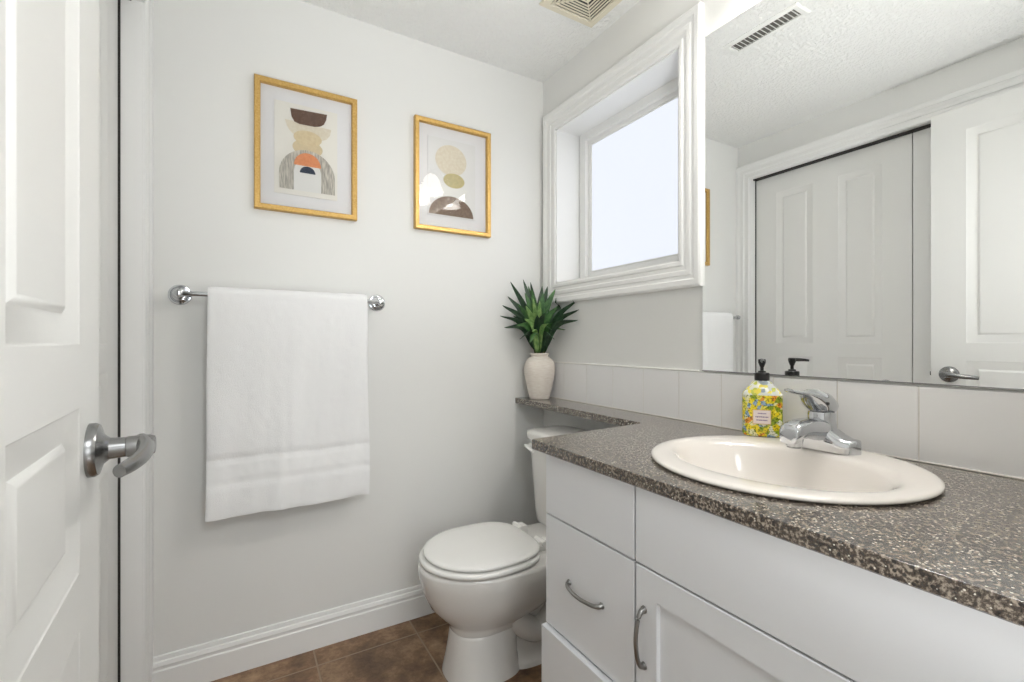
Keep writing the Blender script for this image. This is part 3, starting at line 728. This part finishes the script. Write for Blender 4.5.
# camera-free basis of the corner: sideways S runs diagonally across it, O comes out of it into the room
S = Vector((0.863, -0.505, 0)); O = Vector((-0.62, -0.78, 0)).normalized()
def leaf(base, tip, sag, width, mat, twist=0.0, roll=None):
    base, tip = Vector(base), Vector(tip); mid = base.lerp(tip, .5) + Vector(sag)
    pts = spline([base, mid, tip], 7); m = len(pts); L = []
    d0 = (tip - base).normalized(); side = d0.cross(O).normalized(); side = (side * math.cos(twist) + d0.cross(side) * math.sin(twist)).normalized()
    bm = bmesh.new(); rows = []
    for i, p in enumerate(pts):
        t_ = i / (m - 1); w = width * (math.sin(math.pi * min(1, t_ * .93 + .07) ** .8) ** .75) * (1 if t_ < .98 else .15) + .0006
        d = (pts[min(i + 1, m - 1)] - pts[max(i - 1, 0)]).normalized(); nrm = side.cross(d).normalized()
        row = []
        for q, h_ in ((-1, .22), (-.5, .06), (0, -.10), (.5, .06), (1, .22)):
            v_ = p + side * w * q + nrm * w * h_
            v_.x = min(v_.x, XR - .003 if v_.z < 1.255 else XR - .024); v_.y = min(v_.y, YB - .004)
            row.append(v_)
        rows.append(row)
    vr_ = [[bm.verts.new(v_) for v_ in r_] for r_ in rows]
    for a_, b_ in zip(vr_, vr_[1:]):
        for i in range(4): bm.faces.new((a_[i], a_[i + 1], b_[i + 1], b_[i]))
    o = mesh('leaf', bm, mat, pl, angle=80)
    sm = o.modifiers.new('thickness', 'SOLIDIFY'); sm.thickness = .0009; sm.offset = 0
    return o
C0 = Vector((VX, VY, 0))
def pt3(s, z, o=0.0): return C0 + S * s + O * o + Vector((0, 0, z))
D_, M_, L_ = M['leaf_dark'], M['leaf_mid'], M['leaf_light']
# (side, height of the tip, out) for each leaf, with base
LV = [(-.125, 1.350, .02, 1.10, D_, .012), (-.040, 1.350, .00, 1.10, D_, .012), (-.072, 1.362, -.0, 1.12, D_, .011), (.010, 1.335, -.02, 1.12, D_, .014), (.070, 1.318, .02, 1.12, M_, .014), (.035, 1.332, .0, 1.14, D_, .012),
      (-.155, 1.245, .05, 1.09, D_, .012), (-.135, 1.285, .03, 1.09, D_, .013), (-.145, 1.150, .06, 1.07, D_, .013), (.172, 1.222, .12, 1.08, D_, .012), (.168, 1.178, .13, 1.07, D_, .012), (.105, 1.245, .00, 1.09, D_, .013),
      (-.06, 1.30, .04, 1.08, M_, .015), (-.03, 1.315, .05, 1.08, M_, .014), (.02, 1.30, .05, 1.09, M_, .015), (.05, 1.29, .05, 1.08, M_, .013), (-.085, 1.25, .06, 1.08, M_, .014), (.08, 1.24, .06, 1.08, M_, .014),
      (-.02, 1.27, .08, 1.08, L_, .010), (.008, 1.26, .09, 1.08, L_, .010), (-.05, 1.24, .09, 1.08, L_, .011), (-.09, 1.16, .09, 1.07, M_, .015), (-.055, 1.185, .10, 1.07, L_, .011), (.06, 1.14, .10, 1.07, M_, .011), (.10, 1.165, .08, 1.07, M_, .012),
      (-.075, 1.10, .10, 1.06, D_, .016), (-.03, 1.085, .11, 1.06, M_, .014), (.03, 1.21, .10, 1.07, D_, .013), (-.11, 1.20, .04, 1.07, D_, .014), (.0, 1.20, .10, 1.06, D_, .012), (-.035, 1.22, .02, 1.06, D_, .016), (.045, 1.22, .0, 1.06, D_, .015), (-.1, 1.23, -.01, 1.07, D_, .014), (.09, 1.20, -.03, 1.07, D_, .014),
      (.165, 1.262, .10, 1.09, D_, .011), (.115, 1.14, .08, 1.06, M_, .011), (.07, 1.10, .10, 1.05, D_, .012), (-.02, 1.13, .12, 1.05, L_, .009), (-.165, 1.20, .05, 1.08, D_, .010), (-.05, 1.335, -.01, 1.10, M_, .012), (.12, 1.28, -.02, 1.09, D_, .012), (.045, 1.165, .11, 1.05, L_, .009)]
for i, (s_, z_, o_, zb, m_, w_) in enumerate(LV):
    bs_ = pt3(s_ * .14 + random.uniform(-.008, .008), zb - .012, o_ * .12)
    tip = pt3(s_, z_, o_)
    lift = max(0.0, .055 * (1 - (z_ - 1.06) / .3)) + .008
    leaf(bs_, tip, Vector((0, 0, lift)) + S * (-.10 * s_) + O * .012, w_ * 1.12, m_, random.uniform(-.5, .5))

# ------------------------------------------------------------------ towel bar and towel
BY, BZ = YB - 0.060, 1.236
tb = thing('towel_bar', (0.15, YB, BZ), 'chrome towel bar with round rosettes on the back wall', 'towel bar')
bm = bmesh.new(); tube(bm, [(-.156, BY, BZ), (.456, BY, BZ)], .0078, 20, up=(0, 0, 1))
mesh('bar', bm, M['chrome'], tb)
for x in (-.156, .456):
    bm = bmesh.new(); lathe(bm, (x, YB, BZ), [(.0315, 0), (.0315, -.003), (.029, -.006), (.026, -.0065), (.024, -.005), (.022, -.006), (.0205, -.011), (.018, -.0125), (.013, -.013), (.0105, -.020), (.0095, -.040), (.0105, -.048), (.0128, -.054), (.0135, -.062), (.011, -.070), (.004, -.0735)], 40, 'y')
    mesh('mounting_post', bm, M['chrome'], tb)
tw = thing('bath_towel', (0.163, BY, BZ), 'white terry towel hanging over the chrome bar', 'towel')
TX0, TX1 = -.080, .402
prof = []   # (y offset from bar axis, z, hanging fraction)
HB = 0.62
NR = 70
for i in range(18): z = HB + (BZ - HB) * i / 18; prof.append((.0185, z, (BZ - z) / .7))
for i in range(1, 9): a_ = math.pi * i / 9; prof.append((.0185 * math.cos(a_), BZ + .0185 * math.sin(a_), 0))
for i in range(NR + 1): z = BZ - (BZ - .540) * i / NR; prof.append((-.0185, z, (BZ - z) / .7))
bm = bmesh.new(); NX = 64; T = .0065
BANDS = [(.714, .734), (.632, .652)]
def tpoint(u, k, inner):
    dy, z, h = prof[k]; x = TX0 + (TX1 - TX0) * u
    front = dy < 0
    wave = h * (.010 * math.sin(u * 9.5 + .6) + .007 * math.sin(u * 17 + 2 + 2 * h) + .004 * math.exp(-((u - .46) / .03) ** 2)) + h * .0035 * math.sin(u * 31 + 4 * h)
    wave += .0035 * h * noise.noise(Vector((u * 5, z * 7, 3.1)))
    spread = (u - .5) * .012 * h; x += spread + .004 * math.sin(z * 11) * h * (1 if u > .5 else .4)
    y = BY + dy + (wave - .006 * h if front else -wave * .3)
    n_ = Vector((0, dy, 0)) if abs(z - BZ) < 1e-9 or z < BZ else Vector((0, dy, z - BZ)); n_.normalize()
    th = 0 if inner else T
    if front and not inner:
        for a_, b_ in ((.7225, .7275), (.6405, .6455)):
            if a_ - .004 < z < b_ + .004: th -= .0032
        if .645 < z < .7225: th -= .0014
        th += .0012 * noise.noise(Vector((x * 60, z * 60, 1)))
    if u < .001 or u > .999: th *= .55
    zz = z - (.004 * math.sin(u * 12) * h if front else 0)
    if k == len(prof) - 1 or k == 0: th *= .7
    return Vector((x, y, zz)) + n_ * th
outer = [[bm.verts.new(tpoint(i / NX, k, False)) for i in range(NX + 1)] for k in range(len(prof))]
inn = [[bm.verts.new(tpoint(i / NX, k, True)) for i in range(NX + 1)] for k in range(len(prof))]
K = len(prof)
for k in range(K - 1):
    for i in range(NX):
        f = bm.faces.new((outer[k][i], outer[k][i + 1], outer[k + 1][i + 1], outer[k + 1][i]))
        z = prof[k][1]
        if prof[k][0] < 0 and .645 < z < .7225: f.material_index = 1
        bm.faces.new((inn[k][i + 1], inn[k][i], inn[k + 1][i], inn[k + 1][i + 1]))
    for i in (0, NX): bm.faces.new((outer[k][i], outer[k + 1][i], inn[k + 1][i], inn[k][i]))
for i in range(NX):
    for k in (0, K - 1): bm.faces.new((outer[k][i], outer[k][i + 1], inn[k][i + 1], inn[k][i]))
mesh('terry_cloth', bm, [M['towel'], M['towel_band']], tw, angle=70)

# ------------------------------------------------------------------ pictures
def flat(bm, pts, y, mi_, th=.0004):
    v0 = [bm.verts.new((p[0], y, p[1])) for p in pts]; v1 = [bm.verts.new((p[0], y + th, p[1])) for p in pts]
    bm.faces.new(v0).material_index = mi_; bm.faces.new(v1[::-1]).material_index = mi_
    for i in range(len(pts)): bm.faces.new((v0[i], v0[(i + 1) % len(pts)], v1[(i + 1) % len(pts)], v1[i])).material_index = mi_
def ell(cx_, cz_, rx, rz, a0=0, a1=360, n_=40): return [(cx_ + rx * math.cos(math.radians(a0 + (a1 - a0) * i / n_)), cz_ + rz * math.sin(math.radians(a0 + (a1 - a0) * i / n_))) for i in range(n_ + (1 if a1 - a0 < 359 else 0))]
def picture(x0, x1, z0, z1, label, prints, paper, mats):
    root = thing('framed_print', ((x0 + x1) / 2, YB, z0), label, 'picture', 'gold-framed abstract prints on the back wall')
    bm = bmesh.new(); w = .019
    moulding(bm, [(x0 + w, z0 + w), (x0 + w, z1 - w), (x1 - w, z1 - w), (x1 - w, z0 + w)][::-1], [(0, .006), (0, .016), (.003, .0205), (w - .003, .022), (w, .020), (w, .001), (.004, .001), (.004, .006)], lambda u, v, n_: (u, YB - n_, v))
    mesh('frame', bm, M['gold'], root, angle=20)
    bm = bmesh.new(); box(bm, x0 + w - .005, x1 - w + .005, YB - .005, YB - .001, z0 + w - .005, z1 - w + .005)
    mesh('mount_board', bm, M['mat'], root, smooth=False)
    bm = bmesh.new(); a_ = paper; box(bm, a_[0], a_[1], YB - .0085, YB - .0065, a_[2], a_[3])
    lay = 0
    for pts, mi_ in prints:
        lay += 1; flat(bm, pts, YB - .0085 - .00025 * lay, mi_, .0002)
    mesh('art_print', bm, mats, root, smooth=False)
    bm = bmesh.new(); v = [bm.verts.new(p) for p in ((x0 + w - .002, YB - .0135, z0 + w - .002), (x1 - w + .002, YB - .0135, z0 + w - .002), (x1 - w + .002, YB - .0135, z1 - w + .002), (x0 + w - .002, YB - .0135, z1 - w + .002))]; bm.faces.new(v)
    mesh('picture_glass', bm, M['glass'], root, smooth=False)
A1 = [([(.140, 1.857), (.291, 1.853), (.287, 1.832), (.276, 1.815), (.258, 1.805), (.214, 1.800), (.175, 1.805), (.158, 1.818), (.146, 1.836)], 2),
      ([(.157, 1.899), (.277, 1.904), (.274, 1.884), (.266, 1.866), (.255, 1.857), (.236, 1.851), (.186, 1.850), (.170, 1.855), (.161, 1.870)], 1),
      (ell(.213, 1.770, .049, .030), 4), (ell(.213, 1.805, .046, .026), 3),
      ([(.122, 1.618)] + ell(.2125, 1.672, .0905, .090, 180, 0) + [(.303, 1.618)], 5),
      ([(.168, 1.617)] + ell(.2125, 1.680, .0445, .050, 180, 0) + [(.257, 1.617)], 8),
      (ell(.2125, 1.706, .044, .046, 180, 0), 6), (ell(.2125, 1.681, .0255, .024, 180, 0), 7)]
picture(.047, .380, 1.536, 1.981, 'gold-framed abstract print with a brown bowl above an orange and grey arch', A1, (.107, .312, 1.600, 1.917),
        [M['paper'], M['art_brown'], M['art_cream'], M['art_tan'], M['art_sand'], M['art_streak'], M['art_orange'], M['art_navy'], M['art_white']])
A2 = [(ell(.757, 1.833, .069, .063), 1), (ell(.770, 1.752, .047, .030), 2), (ell(.768, 1.722, .060, .045, 180, 360), 3),
      ([(.663, 1.606)] + ell(.759, 1.606, .098, .080, 180, 0) + [(.858, 1.606)], 4)]
picture(.600, .936, 1.536, 1.981, 'gold-framed abstract print with a taupe dome under a cream disc, nearest the window', A2, (.657, .867, 1.600, 1.917),
        [M['paper_grey'], M['art_cream'], M['art_olive'], M['art_white'], M['art_taupe']])

# ------------------------------------------------------------------ ceiling fan grille
fg = thing('exhaust_fan_grille', (1.04, 1.265, ZC), 'cream square exhaust fan grille on the ceiling by the window', 'vent')
gx0, gx1, gy0_, gy1_ = .922, 1.160, 1.145, 1.383
bm = bmesh.new(); gc = ((gx0 + gx1) / 2, (gy0_ + gy1_) / 2); R_ = (gx1 - gx0) / 2
def sq(r, z): return [(gc[0] - r, gc[1] - r, z), (gc[0] + r, gc[1] - r, z), (gc[0] + r, gc[1] + r, z), (gc[0] - r, gc[1] + r, z)]
vr = loft(bm, [sq(R_, ZC), sq(R_, ZC - .006), sq(R_ - .004, ZC - .010), sq(R_ - .026, ZC - .013), sq(R_ - .028, ZC - .010), sq(R_ - .028, ZC - .001)], True, False, False)
mesh('grille_rim', bm, M['cream_plastic'], fg, angle=20)
bm = bmesh.new()
r_ = R_ - .0295
while r_ > .026:
    loft(bm, [sq(r_, ZC - .0125), sq(r_ - .0052, ZC - .0125), sq(r_ - .0052, ZC - .0105), sq(r_, ZC - .0105), sq(r_, ZC - .0125)], True, False, False)
    r_ -= .0112
bmesh.ops.remove_doubles(bm, verts=bm.verts, dist=1e-6)
for sx, sy in ((1, 1), (1, -1)):
    box(bm, -R_ * 1.32, R_ * 1.32, -.0015, .0015, -.013, -.006, mat=Matrix.Translation((gc[0], gc[1], ZC)) @ Matrix.Rotation(math.radians(45 * sx * sy), 4, 'Z') )
box(bm, gc[0] - .018, gc[0] + .018, gc[1] - .018, gc[1] + .018, ZC - .014, ZC - .010, .001)
mesh('louvers', bm, M['cream_plastic'], fg, smooth=False)
bm = bmesh.new(); box(bm, gc[0] - R_ + .028, gc[0] + R_ - .028, gc[1] - R_ + .028, gc[1] + R_ - .028, ZC - .0012, ZC)
mesh('dark_opening', bm, M['dark'], fg, smooth=False)
bm = bmesh.new(); box(bm, gc[0] - .003, gc[0] + .003, gc[1] - .009, gc[1] + .009, ZC - .0150, ZC - .0139)
mesh('centre_slot', bm, M['dark'], fg, smooth=False)

# ------------------------------------------------------------------ ceiling register (seen in the mirror)
rg = thing('ceiling_register', (.682, 1.07, ZC), 'white slatted air register on the ceiling, seen in the mirror', 'vent')
ax0, ax1, ay0, ay1 = .632, .728, .918, 1.213
bm = bmesh.new()
moulding(bm, [(ax0 + .022, ay0 + .022), (ax0 + .022, ay1 - .022), (ax1 - .022, ay1 - .022), (ax1 - .022, ay0 + .022)][::-1], [(0, 0), (0, .006), (.004, .0075), (.016, .006), (.022, .002), (.022, 0)], lambda u, v, n_: (u, v, ZC - n_))
mesh('register_frame', bm, M['vent_white'], rg, angle=20)
bm = bmesh.new(); ns = 15
for k in range(ns):
    y = ay0 + .030 + (ay1 - ay0 - .060) * k / (ns - 1)
    box(bm, ax0 + .022, ax1 - .022, -.0052, .0052, -.0006, .0006, mat=Matrix.Translation((0, y, ZC - .0052)) @ Matrix.Rotation(math.radians(38), 4, 'X'))
mesh('register_slats', bm, M['vent_white'], rg, smooth=False)
bm = bmesh.new(); box(bm, ax0 + .022, ax1 - .022, ay0 + .022, ay1 - .022, ZC - .001, ZC)
mesh('dark_opening', bm, M['vent_dark'], rg, smooth=False)

# ------------------------------------------------------------------ vanity light above the mirror (seen only as a reflection)
vl = thing('vanity_light', (XR, .52, 2.19), 'two-shade wall light above the mirror, reflected in the picture glass', 'wall light')
bm = bmesh.new(); box(bm, XR - .022, XR, .33, .71, 2.165, 2.225, .006); mesh('back_plate', bm, M['chrome'], vl)
for s_ in SHADES:
    bm = bmesh.new(); tube(bm, spline([(XR - .02, s_[1], 2.195), (XR - .06, s_[1], 2.215), (s_[0], s_[1], 2.225), (s_[0], s_[1], 2.205)], 6), .007, 14); lathe(bm, (s_[0], s_[1], 2.190), [(.020, 0), (.020, .018), (.012, .024)], 24)
    mesh('arm', bm, M['chrome'], vl)
    bm = bmesh.new(); lathe(bm, (s_[0], s_[1], 2.07), [(.080, 0), (.076, .012), (.066, .04), (.056, .07), (.044, .10), (.024, .120), (.020, .121), (.040, .098), (.052, .07), (.062, .04), (.072, .012), (.080, 0)], 40, cap0=False, cap1=False)
    mesh('glass_shade', bm, M['shade'], vl)
